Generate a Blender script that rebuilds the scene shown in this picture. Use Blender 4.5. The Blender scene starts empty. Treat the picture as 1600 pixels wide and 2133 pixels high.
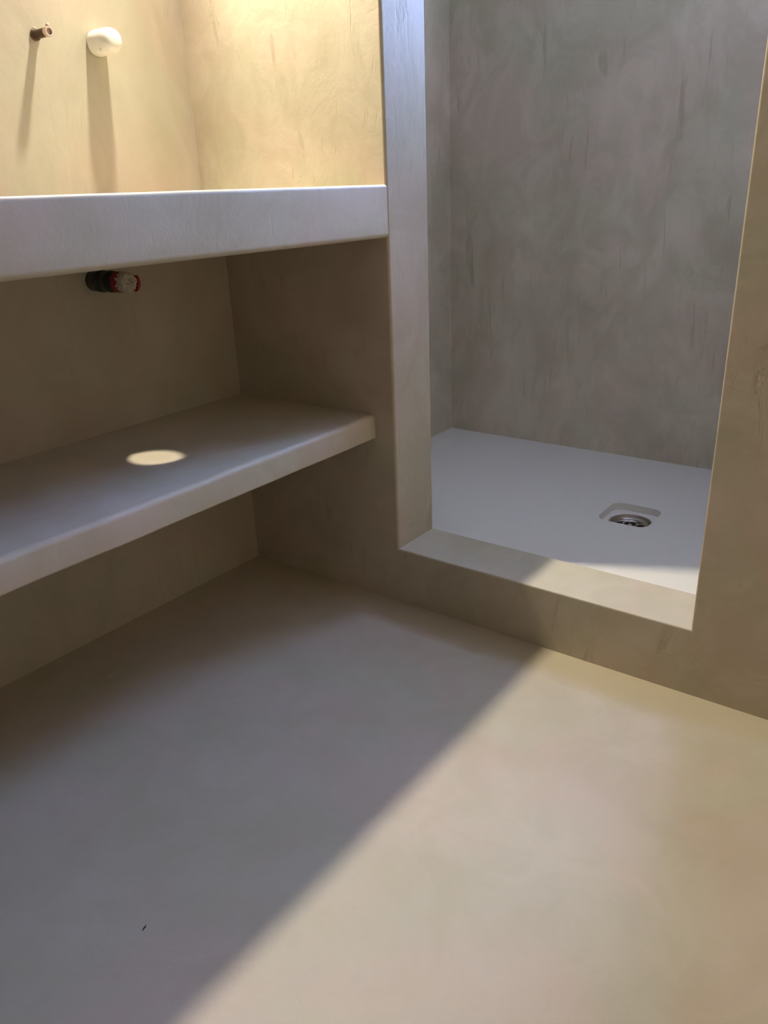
import bpy, bmesh, math, random
from mathutils import Vector, Matrix, noise

# ------------------------------------------------------------------ camera, world, light
sc = bpy.context.scene
COL = sc.collection
YO = 0.1561
cam_d = bpy.data.cameras.new('camera')
cam = bpy.data.objects.new('camera', cam_d)
COL.objects.link(cam)
yaw, pitch, roll, F = 0.91471408, -0.38960701, -0.04161792, 1625.496
f = Vector((math.sin(yaw)*math.cos(pitch), math.cos(yaw)*math.cos(pitch), math.sin(pitch)))
r = f.cross(Vector((0, 0, 1))).normalized()
u = r.cross(f)
c_, s_ = math.cos(roll), math.sin(roll)
R_, U_ = c_*r + s_*u, -s_*r + c_*u
M = Matrix((R_, U_, -f)).transposed().to_4x4()
M.translation = Vector((-1.2418185, -1.3682342, 0.8526727))
cam.matrix_world = M
cam_d.sensor_fit = 'HORIZONTAL'
cam_d.sensor_width = 36.0
cam_d.lens = F/1600*36
cam_d.clip_start = 0.02
sc.camera = cam

sc.view_settings.view_transform = 'Standard'
sc.view_settings.look = 'None'
sc.view_settings.gamma = 1.0
sc.view_settings.use_curve_mapping = False
sc.view_settings.exposure = 0.40

SKY_STRENGTH = 66.0
SKY_COLOR = (0.31, 0.48, 1.0)
LAMP_W = 69.0
LAMP_COLOR = (1.0, 0.915, 0.74)
LAMP_POS = Vector((-0.15, -0.12, 1.65))

world = bpy.data.worlds.new('world')
sc.world = world
world.use_nodes = True
bg = world.node_tree.nodes['Background']
bg.inputs[0].default_value = (*SKY_COLOR, 1)
bg.inputs[1].default_value = SKY_STRENGTH

# ------------------------------------------------------------------ dimensions (metres)
H_TOP, H_BOT = 0.864, 0.772          # counter
Z_SH, T_SH, Y_SH = 0.4239, 0.0508, -0.3975
Y_C = -0.450                          # counter front
Y_J1, Y_J2 = -0.4493, -1.0724         # jambs of the shower opening
SILL, TH = 0.1298, 0.1337             # kerb height, wall thickness
TT = 0.060                            # tray thickness
Z_TRAY, X_FAR, Y_SL, Y_SR = 0.1148, 0.8937, -0.024, -1.26
X_L, Y_F, Z_C = -2.0, -2.0, 2.4       # room extents
Y_UP = 0.053                          # upper back wall
WIN = (-1.20, -0.62, 1.30, 1.95)      # window in the far shower wall: y0 y1 z0 z1

# ------------------------------------------------------------------ materials
def new_mat(name):
    m = bpy.data.materials.new(name)
    m.use_nodes = True
    return m, m.node_tree, m.node_tree.nodes['Principled BSDF']

def plain(name, col, rough=0.5, metal=0.0, spec=0.5, coat=0.0, var=0.09):
    m, nt, b = new_mat(name)
    b.inputs['Roughness'].default_value = rough
    b.inputs['Metallic'].default_value = metal
    b.inputs['Specular IOR Level'].default_value = spec
    b.inputs['Coat Weight'].default_value = coat
    n = nt.nodes.new('ShaderNodeTexNoise'); n.inputs['Scale'].default_value = 60
    n.inputs['Detail'].default_value = 4
    mx = nt.nodes.new('ShaderNodeMix'); mx.data_type = 'RGBA'
    mx.inputs[6].default_value = (*[c*(1-var) for c in col], 1)
    mx.inputs[7].default_value = (*[min(1, c*(1+var)) for c in col], 1)
    g = nt.nodes.new('ShaderNodeNewGeometry')
    nt.links.new(g.outputs['Position'], n.inputs['Vector'])
    nt.links.new(n.outputs[0], mx.inputs[0])
    nt.links.new(mx.outputs[2], b.inputs['Base Color'])
    return m

def cement(name, base, stretch=(1, 1, 1), mottle=0.13, band=False, rough=0.55, streaks=0.35):
    """Trowelled microcement: broad clouds, trowel patches, thin strokes, fine grain."""
    m, nt, b = new_mat(name)
    N, L = nt.nodes, nt.links
    def nd(t, **k):
        n = N.new(t)
        for a, v in k.items(): setattr(n, a, v)
        return n
    geo = nd('ShaderNodeNewGeometry')
    mp = nd('ShaderNodeMapping'); mp.inputs['Scale'].default_value = stretch
    L.new(geo.outputs['Position'], mp.inputs['Vector'])
    def tex(scale, detail=4, rough_=0.55, dist=0.0, src=None):
        n = nd('ShaderNodeTexNoise')
        n.inputs['Scale'].default_value = scale; n.inputs['Detail'].default_value = detail
        n.inputs['Roughness'].default_value = rough_; n.inputs['Distortion'].default_value = dist
        L.new((src or geo.outputs['Position']), n.inputs['Vector'])
        return n.outputs[0]
    def math_(op, a, b_, clamp=False):
        n = nd('ShaderNodeMath', operation=op); n.use_clamp = clamp
        for i, v in enumerate((a, b_)):
            if isinstance(v, (int, float)): n.inputs[i].default_value = v
            else: L.new(v, n.inputs[i])
        return n.outputs[0]
    def ramp(src, lo, hi):
        n = nd('ShaderNodeMapRange'); n.interpolation_type = 'SMOOTHSTEP'
        n.inputs[1].default_value = lo; n.inputs[2].default_value = hi
        L.new(src, n.inputs[0]); return n.outputs[0]
    cloud = tex(2.6, 3, 0.5, 0.6, mp.outputs[0])
    patch = tex(7.5, 5, 0.62, 1.3, mp.outputs[0])
    fine = tex(38, 5, 0.65, 0.3)
    grain = tex(420, 2, 0.5)
    mp2 = nd('ShaderNodeMapping')
    mp2.inputs['Scale'].default_value = (22*stretch[0], 22*stretch[1], 4.5*stretch[2])
    mp2.inputs['Rotation'].default_value = (0.25, 0.2, 0.3)
    L.new(geo.outputs['Position'], mp2.inputs['Vector'])
    stroke = tex(1.6, 4, 0.6, 0.5, mp2.outputs[0])
    strokemask = math_('MULTIPLY', ramp(stroke, 0.57, 0.70), ramp(patch, 0.42, 0.58))
    p2 = ramp(patch, 0.36, 0.64)
    v = math_('ADD', math_('MULTIPLY', ramp(cloud, 0.3, 0.7), 0.55), math_('MULTIPLY', p2, 0.33))
    v = math_('ADD', v, math_('MULTIPLY', fine, 0.16))
    v = math_('SUBTRACT', v, math_('MULTIPLY', strokemask, streaks), True)
    dark = tuple(c*(1-mottle)*k for c, k in zip(base, (1.0, 0.985, 0.93)))
    lite = tuple(min(1, c*(1+mottle)*k) for c, k in zip(base, (1.0, 1.005, 1.04)))
    mx = nd('ShaderNodeMix', data_type='RGBA')
    mx.inputs[6].default_value = (*dark, 1); mx.inputs[7].default_value = (*lite, 1)
    L.new(v, mx.inputs[0])
    col = mx.outputs[2]
    # faint hue drift between rosy and olive patches
    hue = tex(4.3, 3, 0.5, 0.8)
    hx = nd('ShaderNodeMix', data_type='RGBA')
    hx.inputs[6].default_value = (1.03, 0.985, 0.97, 1); hx.inputs[7].default_value = (0.98, 1.01, 0.96, 1)
    L.new(ramp(hue, 0.38, 0.62), hx.inputs[0])
    ml = nd('ShaderNodeMix', data_type='RGBA', blend_type='MULTIPLY'); ml.inputs[0].default_value = 1
    L.new(col, ml.inputs[6]); L.new(hx.outputs[2], ml.inputs[7]); col = ml.outputs[2]
    if band:  # yellower hand-trowelled margin where the floor meets the shower wall
        sep = nd('ShaderNodeSeparateXYZ'); L.new(geo.outputs['Position'], sep.inputs[0])
        wob = math_('ADD', sep.outputs['X'], math_('MULTIPLY', math_('SUBTRACT', tex(6, 4), 0.5), 0.07))
        bm_ = ramp(wob, -0.085, -0.045)
        bx_ = nd('ShaderNodeMix', data_type='RGBA'); bx_.inputs[7].default_value = (base[0]*0.97, base[1]*0.93, base[2]*0.74, 1)
        L.new(math_('MULTIPLY', bm_, 0.6), bx_.inputs[0]); L.new(col, bx_.inputs[6]); col = bx_.outputs[2]
    L.new(col, b.inputs['Base Color'])
    rr = math_('ADD', math_('MULTIPLY', math_('SUBTRACT', patch, 0.5), 0.25), rough)
    L.new(rr, b.inputs['Roughness'])
    b.inputs['Specular IOR Level'].default_value = 0.35
    hgt = math_('ADD', math_('MULTIPLY', patch, 0.9), math_('MULTIPLY', fine, 0.35))
    hgt = math_('SUBTRACT', hgt, math_('MULTIPLY', strokemask, streaks))
    hgt = math_('ADD', hgt, math_('MULTIPLY', grain, 0.02))
    bp = nd('ShaderNodeBump'); bp.inputs['Strength'].default_value = 0.22; bp.inputs['Distance'].default_value = 0.006
    L.new(hgt, bp.inputs['Height']); L.new(bp.outputs[0], b.inputs['Normal'])
    return m

CEM = (0.475, 0.408, 0.308)
M_WALL = cement('microcement_wall', CEM, (1, 1, 1.0), mottle=0.15, streaks=0.5)
M_BACK = cement('microcement_back_wall', (0.48, 0.425, 0.338), (1, 1, 0.6), mottle=0.12)
M_FLOOR = cement('microcement_floor', (0.53, 0.463, 0.37), (1, 1, 1), mottle=0.08, band=True, rough=0.5, streaks=0.15)
M_SHOWER = cement('microcement_shower', (0.60, 0.525, 0.42), (1, 1, 0.75), mottle=0.23, streaks=0.5)
M_SLAB = cement('microcement_slab', (0.57, 0.505, 0.41), (1, 1, 1), mottle=0.10, rough=0.5, streaks=0.12)
M_PAINT = plain('bounce_wall_paint', (0.74, 0.67, 0.565), 0.9)  # pale tone chosen so the unseen front wall bounces fill light
M_CEIL = plain('ceiling_paint', (0.82, 0.80, 0.76), 0.9)
M_TRAY = plain('tray_resin', (0.80, 0.765, 0.71), 0.55, var=0.012)
M_TRAYW = plain('white_flange', (0.82, 0.80, 0.77), 0.35)
M_CHROME = plain('chrome', (0.75, 0.73, 0.70), 0.18, 1.0)
M_STEEL = plain('brushed_steel', (0.50, 0.46, 0.42), 0.38, 1.0)
M_BLACK = plain('black_plastic', (0.006, 0.006, 0.006), 0.32)
M_HOLE = plain('shaded_drain_plastic', (0.045, 0.043, 0.042), 0.6)  # dark plastic whose tone includes the shade deep in the drain
M_WHITEPL = plain('white_plastic', (0.86, 0.83, 0.74), 0.35)
M_BRONZE = plain('bronze_pipe', (0.085, 0.042, 0.022), 0.42, 0.35, var=0.3)
M_BORE = plain('pipe_bore', (0.42, 0.31, 0.23), 0.5)
M_BRASS = plain('pale_brass', (0.78, 0.62, 0.48), 0.28, 0.9)
M_RED = plain('red_tape', (0.24, 0.004, 0.006), 0.5)
M_TAPE = plain('white_tape', (0.45, 0.40, 0.32), 0.8)
M_FRAME = plain('window_frame_white', (0.8, 0.8, 0.8), 0.4)

def glass_mat():
    m = bpy.data.materials.new('window_glass'); m.use_nodes = True
    nt = m.node_tree; nt.nodes.remove(nt.nodes['Principled BSDF'])
    t = nt.nodes.new('ShaderNodeBsdfTransparent'); g = nt.nodes.new('ShaderNodeBsdfGlossy')
    g.inputs['Roughness'].default_value = 0.05
    mx = nt.nodes.new('ShaderNodeMixShader'); mx.inputs[0].default_value = 0.06
    nt.links.new(t.outputs[0], mx.inputs[1]); nt.links.new(g.outputs[0], mx.inputs[2])
    nt.links.new(mx.outputs[0], nt.nodes['Material Output'].inputs[0])
    return m
M_GLASS = glass_mat()

M_LENS = plain('frosted_lens', (0.85, 0.84, 0.80), 0.3)

# ------------------------------------------------------------------ helpers
def link(name, bm, mat, parent=None, smooth=False, loc=None):
    bmesh.ops.recalc_face_normals(bm, faces=bm.faces)
    me = bpy.data.meshes.new(name); bm.to_mesh(me); bm.free()
    me.materials.append(mat)
    if smooth:
        for p in me.polygons: p.use_smooth = True
        try: me.set_sharp_from_angle(angle=math.radians(40))
        except Exception: pass
    o = bpy.data.objects.new(name, me); COL.objects.link(o)
    if parent is not None:
        o.parent = parent
    if loc: o.location = loc
    return o

def tag(o, label, cat, kind=None, group=None):
    o['label'] = label; o['category'] = cat
    if kind: o['kind'] = kind
    if group: o['group'] = group
    return o

def empty(name, loc):
    o = bpy.data.objects.new(name, None); COL.objects.link(o); o.location = loc
    o.empty_display_size = 0.05
    return o

def box(bm, x0, x1, y0, y1, z0, z1):
    vs = [bm.verts.new((x, y, z)) for x in (x0, x1) for y in (y0, y1) for z in (z0, z1)]
    for q in ((0,1,3,2), (4,6,7,5), (0,4,5,1), (2,3,7,6), (0,2,6,4), (1,5,7,3)):
        bm.faces.new([vs[i] for i in q])
    return vs

def lathe(bm, prof, seg=40, axis='-y', power=2.0, close=True):
    """Rings of (radius, height along the axis); capped at both ends."""
    rings = []
    for rad, h in prof:
        ring = []
        for i in range(seg):
            a = 2*math.pi*i/seg
            ca, sa = math.cos(a), math.sin(a)
            k = (abs(ca)**power + abs(sa)**power)**(-1/power)
            p, q = rad*k*ca, rad*k*sa
            if axis == '-y': v = (p, -h, q)
            elif axis == 'z': v = (p, q, h)
            ring.append(bm.verts.new(v))
        rings.append(ring)
    for a, b in zip(rings, rings[1:]):
        for i in range(seg):
            j = (i+1) % seg
            bm.faces.new((a[i], a[j], b[j], b[i]))
    if close:
        bm.faces.new(rings[0]); bm.faces.new(list(reversed(rings[-1])))
    return rings

def apply_boolean(o, cutter, op='DIFFERENCE'):
    md = o.modifiers.new('b', 'BOOLEAN'); md.object = cutter; md.operation = op; md.solver = 'EXACT'
    dg = bpy.context.evaluated_depsgraph_get()
    me = bpy.data.meshes.new_from_object(o.evaluated_get(dg))
    o.modifiers.clear(); old = o.data; me.name = old.name; o.data = me
    bpy.data.objects.remove(cutter)

def rounded_profile(y0, y1, z0, z1, rf_top, rf_bot, n=6):
    """y-z section of a slab whose front (y0) edges are rounded; y1 is the back."""
    pts = [(y1, z0), (y0+rf_bot+0.002, z0)]
    for i in range(n+1):
        a = math.pi/2*i/n
        pts.append((y0 + rf_bot*(1-math.sin(a)), z0 + rf_bot*(1-math.cos(a))))
    m = max(2, int((z1-z0)/0.02))
    for i in range(1, m):
        pts.append((y0, z0+rf_bot + (z1-z0-rf_bot-rf_top)*i/m))
    for i in range(n+1):
        a = math.pi/2*i/n
        pts.append((y0 + rf_top*(1-math.cos(a)), z1 - rf_top*(1-math.sin(a))))
    pts.append((y0+rf_top+0.002, z1))
    pts.append((y1, z1))
    return pts

def slab(bm, x0, x1, prof, step=0.025, amp=0.0012, seed=0, end_round=0.0):
    n = max(1, int(abs(x1-x0)/step))
    rings = []
    yb = max(p[0] for p in prof)
    for i in range(n+1):
        x = x0 + (x1-x0)*i/n
        ring = []
        for (y, z) in prof:
            w = 1 if y < yb-0.02 else 0
            d = noise.noise(Vector((x*7+seed, z*9, 3.1)))*amp*w + noise.noise(Vector((x*23+seed, z*20, 1.7)))*amp*0.4*w
            e = noise.noise(Vector((x*6+seed+9, y*5, 8.2)))*amp*0.7*w
            ring.append(bm.verts.new((x, y+d, z+e)))
        rings.append(ring)
    k = len(prof)
    for a, b in zip(rings, rings[1:]):
        for i in range(k):
            j = (i+1) % k
            bm.faces.new((a[i], a[j], b[j], b[i]))
    bm.faces.new(rings[0]); bm.faces.new(list(reversed(rings[-1])))

# ------------------------------------------------------------------ structure
XF = X_FAR + 0.45
bm = bmesh.new(); box(bm, X_L-0.15, TH*0.5, Y_F-0.15, 0.2, -0.12, 0.0)
tag(link('floor', bm, M_FLOOR), 'beige trowelled microcement floor with a yellowish margin along the shower wall', 'floor', 'structure')
bm = bmesh.new(); box(bm, TH*0.5, XF, Y_SR-0.15, 0.2, -0.12, Z_TRAY-TT)
tag(link('shower_base', bm, M_SHOWER), 'cement base slab under the white shower tray', 'floor', 'structure')
bm = bmesh.new(); box(bm, X_L-0.15, XF, Y_F-0.15, 0.2, Z_C, Z_C+0.1)
tag(link('ceiling', bm, M_CEIL), 'plain pale painted ceiling over bathroom and shower', 'ceiling', 'structure')

# back wall: the part under the counter stands proud of the part above it
bm = bmesh.new()
prof = [(0.2, 0.0), (0.0, 0.0), (0.0, H_BOT+0.02), (Y_UP, H_BOT+0.02), (Y_UP, Z_C), (0.2, Z_C)]
ra = [bm.verts.new((X_L, y, z)) for y, z in prof]
rb = [bm.verts.new((0.0, y, z)) for y, z in prof]
for i in range(6):
    j = (i+1) % 6
    bm.faces.new((ra[i], ra[j], rb[j], rb[i]))
bm.faces.new(ra); bm.faces.new(list(reversed(rb)))
tag(link('wall_back', bm, M_BACK), 'warm beige cement wall behind the vanity counter, carrying the pipe stubs', 'wall', 'structure')

# right wall with the shower opening
def jamb_prism(bm, y_edge, y_far, z0, z1, rf, rb, n=6):
    """Wall pier whose two arrises at y_edge (room side rf, shower side rb) are rounded."""
    sg = 1 if y_far > y_edge else -1
    pts = [(0.0, y_far)]
    for k in range(n+1):
        a = math.pi/2*k/n
        pts.append((rf*(1-math.cos(a)), y_edge + sg*rf*(1-math.sin(a))))
    for k in range(n+1):
        a = math.pi/2*k/n
        pts.append((TH - rb*(1-math.sin(a)), y_edge + sg*rb*(1-math.cos(a))))
    pts.append((TH, y_far))
    lo = [bm.verts.new((x, y, z0)) for x, y in pts]
    hi = [bm.verts.new((x, y, z1)) for x, y in pts]
    for k in range(len(pts)):
        q = (k+1) % len(pts)
        bm.faces.new((lo[k], lo[q], hi[q], hi[k]))
    bm.faces.new(lo); bm.faces.new(hi)
bm = bmesh.new()
box(bm, 0, TH, Y_F, 0.2, 0, SILL-0.004)                 # base course, kerb included
jamb_prism(bm, Y_J1, 0.2, SILL-0.004, Z_C, 0.0055, 0.003)
jamb_prism(bm, Y_J2, Y_F, SILL-0.004, Z_C, 0.003, 0.003)
box(bm, 0, TH, Y_J2, Y_J1, 2.34, Z_C)                   # lintel
wr = link('wall_right', bm, M_WALL, smooth=True)
for p in wr.data.polygons:
    if p.area > 0.02: p.use_smooth = False
tag(wr, 'beige cement partition wall with the tall shower opening and raised kerb', 'wall', 'structure')
# sill capping the kerb
bm = bmesh.new(); box(bm, 0, TH, Y_J2-0.003, Y_J1+0.0055, SILL-0.004, SILL)
sel = [e for e in bm.edges if all(abs(v.co.z-SILL) < 1e-6 for v in e.verts) and abs(e.verts[0].co.x-e.verts[1].co.x) < 1e-6]
bmesh.ops.bevel(bm, geom=sel, offset=0.0025, segments=3, affect='EDGES', profile=0.5)
sill = link('sill', bm, M_SLAB, wr)
sill['label'] = 'smooth cement sill on top of the shower kerb'

# remaining room walls, behind and beside the camera
bm = bmesh.new(); box(bm, X_L-0.15, X_L, Y_F, 0.2, 0, Z_C)
tag(link('wall_left', bm, M_WALL), 'beige cement wall at the far end of the vanity counter', 'wall', 'structure')
bm = bmesh.new(); box(bm, X_L-0.15, TH, Y_F-0.15, Y_F, 0, Z_C)
tag(link('wall_front', bm, M_PAINT), 'unseen wall facing the vanity counter, painted pale to bounce light onto it', 'wall', 'structure')

# shower walls
zb = Z_TRAY-TT
bm = bmesh.new(); box(bm, TH, XF, Y_SL, 0.2, zb, Z_C)
tag(link('wall_shower_side', bm, M_SHOWER), 'narrow strip of brown-beige cement shower wall nearest the vanity', 'wall', 'structure')
bm = bmesh.new(); box(bm, TH, XF, Y_SR-0.15, Y_SR, zb, Z_C)
tag(link('wall_shower_end', bm, M_SHOWER), 'cement shower wall at the end of the tray beyond the opening', 'wall', 'structure')
bm = bmesh.new(); box(bm, X_FAR, XF, Y_SR, Y_SL, zb, Z_C)
wf = link('wall_shower_far', bm, M_SHOWER)
bm = bmesh.new(); box(bm, X_FAR-0.2, XF+0.2, *WIN)
apply_boolean(wf, link('cut', bm, M_SHOWER))
tag(wf, 'mottled brown-beige cement shower wall with trowel streaks above the tray', 'wall', 'structure')

# window high in the far shower wall
y0, y1, z0, z1 = WIN
wn = empty('window_1', (X_FAR+0.38, (y0+y1)/2, z0))
tag(wn, 'small white-framed window high in the shower wall', 'window', 'structure')
hy, hz = (y1-y0)/2, z1-z0
bm = bmesh.new()
fw = 0.035
box(bm, 0, 0.05, -hy, hy, 0, fw); box(bm, 0, 0.05, -hy, hy, hz-fw, hz)
box(bm, 0, 0.05, -hy, -hy+fw, fw, hz-fw); box(bm, 0, 0.05, hy-fw, hy, fw, hz-fw)
link('window_frame', bm, M_FRAME, wn)
bm = bmesh.new(); box(bm, 0.022, 0.026, -hy+fw, hy-fw, fw, hz-fw)
link('pane', bm, M_GLASS, wn)
# sampling portal: marks the window opening for the sky light (emits nothing itself)
pl = bpy.data.lights.new('shower_window_offscreen', 'AREA'); pl.shape = 'RECTANGLE'
pl.size = y1-y0; pl.size_y = z1-z0
pl.cycles.is_portal = True
po = bpy.data.objects.new('shower_window_offscreen', pl); COL.objects.link(po)
po.location = (XF+0.005, (y0+y1)/2, (z0+z1)/2)
po.rotation_euler = (0, math.radians(90), 0)
po.rotation_euler = Vector((-1, 0, 0)).to_track_quat('-Z', 'Z').to_euler()

# ------------------------------------------------------------------ vanity counter and shelf
HOLE = (-0.3367, -0.1893, 0.0375)
bm = bmesh.new()
slab(bm, 0.0, X_L, rounded_profile(Y_C, Y_UP, H_BOT, H_TOP, 0.006, 0.009), amp=0.0012, seed=4)
ct = link('vanity_counter', bm, M_SLAB, smooth=True)
bm = bmesh.new(); lathe(bm, [(HOLE[2], 0.7), (HOLE[2], 0.95)], 48, 'z')
cu = link('cut', bm, M_SLAB); cu.location = (HOLE[0], HOLE[1], 0)
bpy.context.view_layer.update()
apply_boolean(ct, cu)
tag(ct, 'thick seamless cement vanity counter with a round drain hole', 'counter')

bm = bmesh.new()
slab(bm, 0.0, X_L, rounded_profile(Y_SH, 0.0, Z_SH-T_SH, Z_SH, 0.010, 0.004), amp=0.0022, seed=11)
tag(link('vanity_shelf', bm, M_SLAB, smooth=True), 'cement shelf under the vanity counter with a round spot of light on it', 'shelf')

# ------------------------------------------------------------------ pipe stubs on the back wall
t = empty('water_pipe', (-0.3366, Y_UP, 1.128))
tag(t, 'short brown metal pipe stub poking from wall above counter', 'pipe')
bm = bmesh.new(); R = 0.0072
lathe(bm, [(R, -0.004), (R, 0.012), (R*1.02, 0.026), (R, 0.038)], 32)
link('pipe', bm, M_BRONZE, t, True)
bm = bmesh.new(); lathe(bm, [(R*1.0, 0.0), (R*1.28, 0.0005), (R*1.3, 0.004), (R*1.0, 0.0055)], 32)
link('wall_collar', bm, M_BRONZE, t, True)
bm = bmesh.new()
rg = lathe(bm, [(R*1.0, 0.036), (R*1.12, 0.0375), (R*1.12, 0.044), (R*1.02, 0.0455), (R*0.72, 0.0455), (R*0.7, 0.040)], 32)
link('end_collar', bm, M_BRASS, t, True)
for k, (dx, h, dz, rad) in enumerate(((0.0015, 0.041, 0.0088, 0.0042), (-0.001, 0.003, 0.0092, 0.0030))):  # pale beads added as the lamp's glints on the two collars
    bm = bmesh.new()
    bmesh.ops.create_uvsphere(bm, u_segments=16, v_segments=10, radius=rad)
    for v in bm.verts:
        v.co.y *= 0.8; v.co += Vector((dx, -h, dz))
    link('glint_bead', bm, M_BRASS, t, True)
bm = bmesh.new()
bmesh.ops.create_circle(bm, segments=24, radius=R*0.69, cap_ends=True)
for v in bm.verts: v.co = Vector((v.co.x, -0.0415, v.co.y))
link('bore', bm, M_BORE, t)

t = empty('pipe_cap', (-0.2140, Y_UP, 1.1265))
tag(t, 'rounded white plastic cap over a wall outlet above counter', 'cap')
bm = bmesh.new(); rc = 0.0214; L_ = 0.060; rr = 0.019
pf = [(rc*0.96, 0.0025), (rc, 0.0045), (rc*1.01, 0.02), (rc, L_-rr)]
for i in range(1, 10):
    a = math.pi/2*i/10
    pf.append((rc-rr*0.86 + rr*0.86*math.cos(a)**0.8, L_-rr + rr*math.sin(a)))
pf.append((0.003, L_+0.0005))
lathe(bm, pf, 48, power=2.25)
link('cap_shell', bm, M_WHITEPL, t, True)
bm = bmesh.new(); lathe(bm, [(rc*0.80, -0.003), (rc*0.80, 0.0030)], 40)
link('cap_neck', bm, M_WHITEPL, t, True)
bm = bmesh.new()
bmesh.ops.create_uvsphere(bm, u_segments=12, v_segments=8, radius=0.0032)
for v in bm.verts: v.co = Vector((v.co.x*0.8-0.017, v.co.y-0.036, v.co.z*1.3-0.0145))
link('moulding_nub', bm, M_WHITEPL, t, True)

# drain stub below the counter
t = empty('drain_pipe', (-0.3385, 0.0, 0.7165))
tag(t, 'black drain pipe stub with red and white tape under counter', 'pipe')
Rd = 0.0185
bm = bmesh.new()
lathe(bm, [(Rd*1.04, -0.01), (Rd*1.04, 0.016), (Rd*1.10, 0.018), (Rd*1.10, 0.030), (Rd, 0.032), (Rd, 0.050),
           (Rd*1.07, 0.052), (Rd*1.07, 0.060), (Rd, 0.062), (Rd, 0.085)], 40)
link('pipe', bm, M_BLACK, t, True)
bm = bmesh.new(); lathe(bm, [(Rd*0.9, 0.075), (Rd*1.03, 0.0775), (Rd*1.0, 0.094), (Rd*0.8, 0.096)], 36)
link('red_tape', bm, M_RED, t, True)
bm = bmesh.new()
rgs = lathe(bm, [(Rd*0.85, 0.090), (Rd*1.05, 0.092), (Rd*0.97, 0.097), (Rd*1.03, 0.103), (Rd*0.92, 0.109), (Rd*0.66, 0.1125), (Rd*0.34, 0.111), (Rd*0.10, 0.1135)], 28)
random.seed(5)
for rg in rgs:
    for v in rg:
        k = 1 + random.uniform(-0.08, 0.06)
        v.co.x *= k; v.co.z *= k; v.co.y += random.uniform(-0.003, 0.002)
link('white_tape', bm, M_TAPE, t)
# torn red end of the tape showing along one side of the wrapped end
bm = bmesh.new()
n_ = 9
for i in range(n_):
    a = math.radians(-62 + 100*i/(n_-1))
    w = 0.0055*math.sin(math.pi*(i+0.6)/(n_+0.2))
    ro, ri = Rd*1.02, Rd*1.02 - w
    bm.verts.new((ro*math.cos(a), -0.106, ro*math.sin(a))); bm.verts.new((ro*math.cos(a), -0.116, ro*math.sin(a)))
    bm.verts.new((ri*math.cos(a), -0.116, ri*math.sin(a))); bm.verts.new((ri*math.cos(a), -0.106, ri*math.sin(a)))
bm.verts.ensure_lookup_table()
for i in range(n_-1):
    for k in range(4):
        q = (k+1) % 4
        bm.faces.new([bm.verts[4*i+k], bm.verts[4*i+q], bm.verts[4*i+4+q], bm.verts[4*i+4+k]])
bm.faces.new([bm.verts[k] for k in range(4)]); bm.faces.new([bm.verts[4*(n_-1)+k] for k in (3, 2, 1, 0)])
link('red_flap', bm, M_RED, t)

# ------------------------------------------------------------------ shower tray and drain
DX, DY = 0.477, -0.787
def rrect(hx, hy, rad, n=8):
    pts = []
    for cx, cy, a0 in ((hx-rad, hy-rad, 0), (-hx+rad, hy-rad, 90), (-hx+rad, -hy+rad, 180), (hx-rad, -hy+rad, 270)):
        for i in range(n+1):
            a = math.radians(a0 + 90*i/n)
            pts.append((cx+rad*math.cos(a), cy+rad*math.sin(a)))
    return pts
tr = empty('shower_tray', (TH, Y_SR, Z_TRAY-TT))
tag(tr, 'flat matt white shower tray with a recessed square drain', 'shower tray')
bm = bmesh.new()
box(bm, TH, X_FAR, Y_SR, Y_SL, Z_TRAY-TT, Z_TRAY)
body = link('tray_body', bm, M_TRAY)
bm = bmesh.new()
top = rrect(0.0655, 0.0625, 0.026); low = rrect(0.0615, 0.0585, 0.026)
va = [bm.verts.new((DX+x, DY+y, Z_TRAY+0.02)) for x, y in top]
vb = [bm.verts.new((DX+x, DY+y, Z_TRAY-0.017)) for x, y in low]
n_ = len(va)
for i in range(n_):
    j = (i+1) % n_
    bm.faces.new((va[i], va[j], vb[j], vb[i]))
bm.faces.new(va); bm.faces.new(list(reversed(vb)))
apply_boolean(body, link('cut', bm, M_TRAY))
bm = bmesh.new(); lathe(bm, [(0.0500, Z_TRAY-0.1), (0.0500, Z_TRAY+0.05)], 48, 'z')
cu = link('cut', bm, M_TRAY); cu.location = (DX-0.004, DY-0.004, 0)
bpy.context.view_layer.update()
apply_boolean(body, cu)
bpy.context.view_layer.update()
body.parent = tr; body.location = -Vector(tr.location)

dr = empty('shower_drain', (DX-0.004, DY-0.004, Z_TRAY-TT+0.0085))
tag(dr, 'round metal waste with open grate sunk in the shower tray', 'drain')
# heights below are above the drain origin, 8.5 mm over the tray underside
bm = bmesh.new()
lathe(bm, [(0.0492, 0.0342), (0.0478, 0.0352), (0.0455, 0.0345), (0.0440, 0.028), (0.0385, 0.0235), (0.0360, 0.0225), (0.0355, 0.004),
           (0.0480, 0.004), (0.0492, 0.010)], 56, 'z', close=False)
link('flange', bm, M_STEEL, dr, True)
bm = bmesh.new(); lathe(bm, [(0.0354, 0.004), (0.0354, 0.006)], 40, 'z')
link('sump', bm, M_HOLE, dr)
def torus(name, R1, r1, z, mat, tilt=0):
    bm = bmesh.new()
    seg, sd = 40, 10
    ring = []
    for i in range(seg):
        a = 2*math.pi*i/seg
        ring.append([bm.verts.new(((R1+r1*math.cos(b))*math.cos(a), (R1+r1*math.cos(b))*math.sin(a),
                     z + r1*math.sin(b))) for b in [2*math.pi*k/sd for k in range(sd)]])
    for i in range(seg):
        for k in range(sd):
            bm.faces.new((ring[i][k], ring[(i+1) % seg][k], ring[(i+1) % seg][(k+1) % sd], ring[i][(k+1) % sd]))
    return link(name, bm, mat, dr, True)
torus('grate_ring', 0.0345, 0.0020, 0.0280, M_CHROME)
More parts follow.
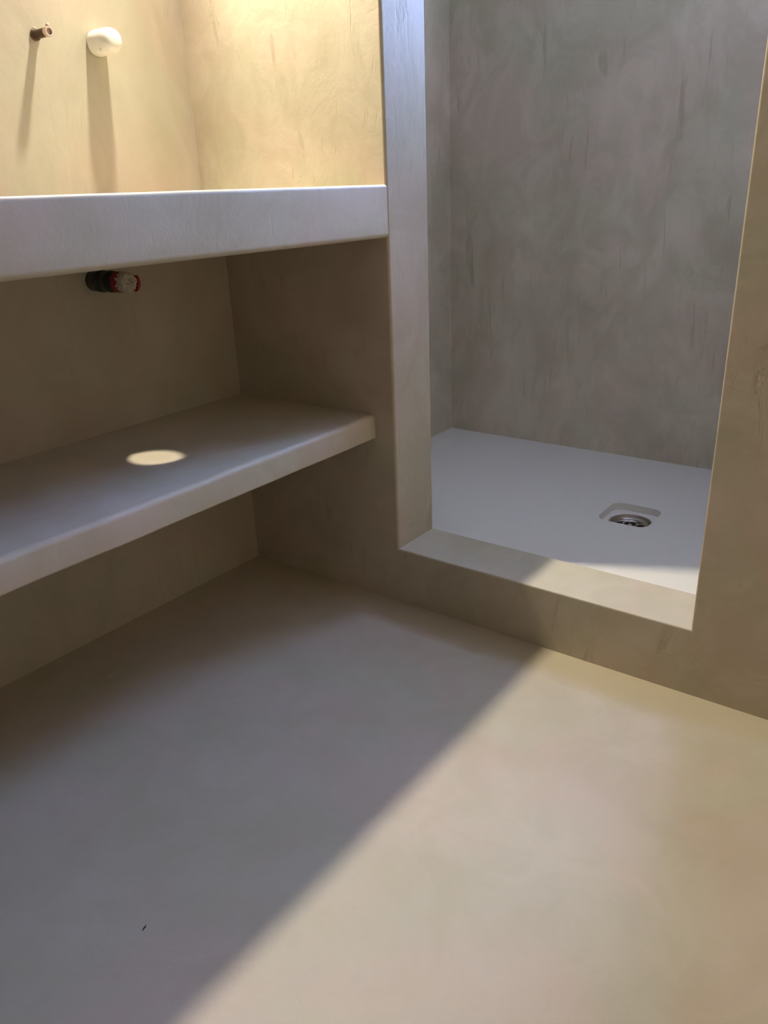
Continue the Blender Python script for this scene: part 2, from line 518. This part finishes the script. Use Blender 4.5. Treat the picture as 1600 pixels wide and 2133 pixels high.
torus('centre_ring', 0.0160, 0.0020, 0.0290, M_CHROME)
for k in range(4):
    a = math.radians(25 + 90*k)
    bm = bmesh.new()
    box(bm, 0.0165, 0.0432, -0.0022, 0.0022, 0.0255, 0.0290)
    bmesh.ops.rotate(bm, verts=bm.verts, matrix=Matrix.Rotation(a, 3, 'Z'))
    link('grate_spoke', bm, M_CHROME, dr)
bm = bmesh.new(); lathe(bm, [(0.0062, 0.007), (0.0062, 0.026), (0.0045, 0.0285), (0.002, 0.029)], 20, 'z')
link('screw', bm, M_CHROME, dr, True)

# small dark splinter lying on the floor
bm = bmesh.new()
pts = [(-0.0042, 0.0, 0.0006), (-0.0012, 0.0005, 0.0012), (0.0016, -0.0004, 0.0011), (0.0045, 0.0011, 0.0005)]
rings = []
for (x, y, h) in pts:
    rings.append([bm.verts.new((x, y-h*0.8, 0)), bm.verts.new((x, y+h*0.8, 0)), bm.verts.new((x, y, h*1.6))])
for a, b in zip(rings, rings[1:]):
    for i in range(3):
        bm.faces.new((a[i], a[(i+1) % 3], b[(i+1) % 3], b[i]))
bm.faces.new(rings[0]); bm.faces.new(list(reversed(rings[-1])))
cr = link('splinter', bm, plain('dark_wood_splinter', (0.03, 0.02, 0.012), 0.8), loc=(-0.8694, -0.6703, 0.0))
cr.rotation_euler = (0, 0, math.radians(20))
tag(cr, 'tiny dark splinter lying on the beige cement floor', 'splinter')

# ------------------------------------------------------------------ hanging spotlight above the counter
lp = empty('hanging_spotlight', (LAMP_POS.x, LAMP_POS.y, LAMP_POS.z))
tag(lp, 'small white spotlight hanging on a cord over the vanity counter', 'lamp')
bm = bmesh.new(); lathe(bm, [(0.026, 0.004), (0.030, 0.0), (0.031, 0.05), (0.024, 0.075), (0.008, 0.085)], 32, 'z', close=False)
link('lamp_housing', bm, M_FRAME, lp, True)
bm = bmesh.new(); lathe(bm, [(0.003, 0.08), (0.003, Z_C-LAMP_POS.z-0.02)], 10, 'z')
link('cord', bm, M_FRAME, lp, True)
bm = bmesh.new(); lathe(bm, [(0.035, Z_C-LAMP_POS.z-0.02), (0.035, Z_C-LAMP_POS.z)], 28, 'z')
link('ceiling_rose', bm, M_FRAME, lp, True)
bm = bmesh.new(); lathe(bm, [(0.025, 0.006), (0.025, 0.008)], 28, 'z')
link('lens', bm, M_LENS, lp)
sl = bpy.data.lights.new('vanity_lamp_offscreen', 'SPOT')
sl.energy = LAMP_W; sl.color = LAMP_COLOR; sl.shadow_soft_size = 0.018
sl.spot_size = math.radians(150); sl.spot_blend = 1.0
so = bpy.data.objects.new('vanity_lamp_offscreen', sl); COL.objects.link(so)
so.parent = lp
AIM = Vector((-0.40, -1.40, 0.0))
so.rotation_euler = (AIM - LAMP_POS).to_track_quat('-Z', 'Y').to_euler()
so.location = (0, 0, -0.004)
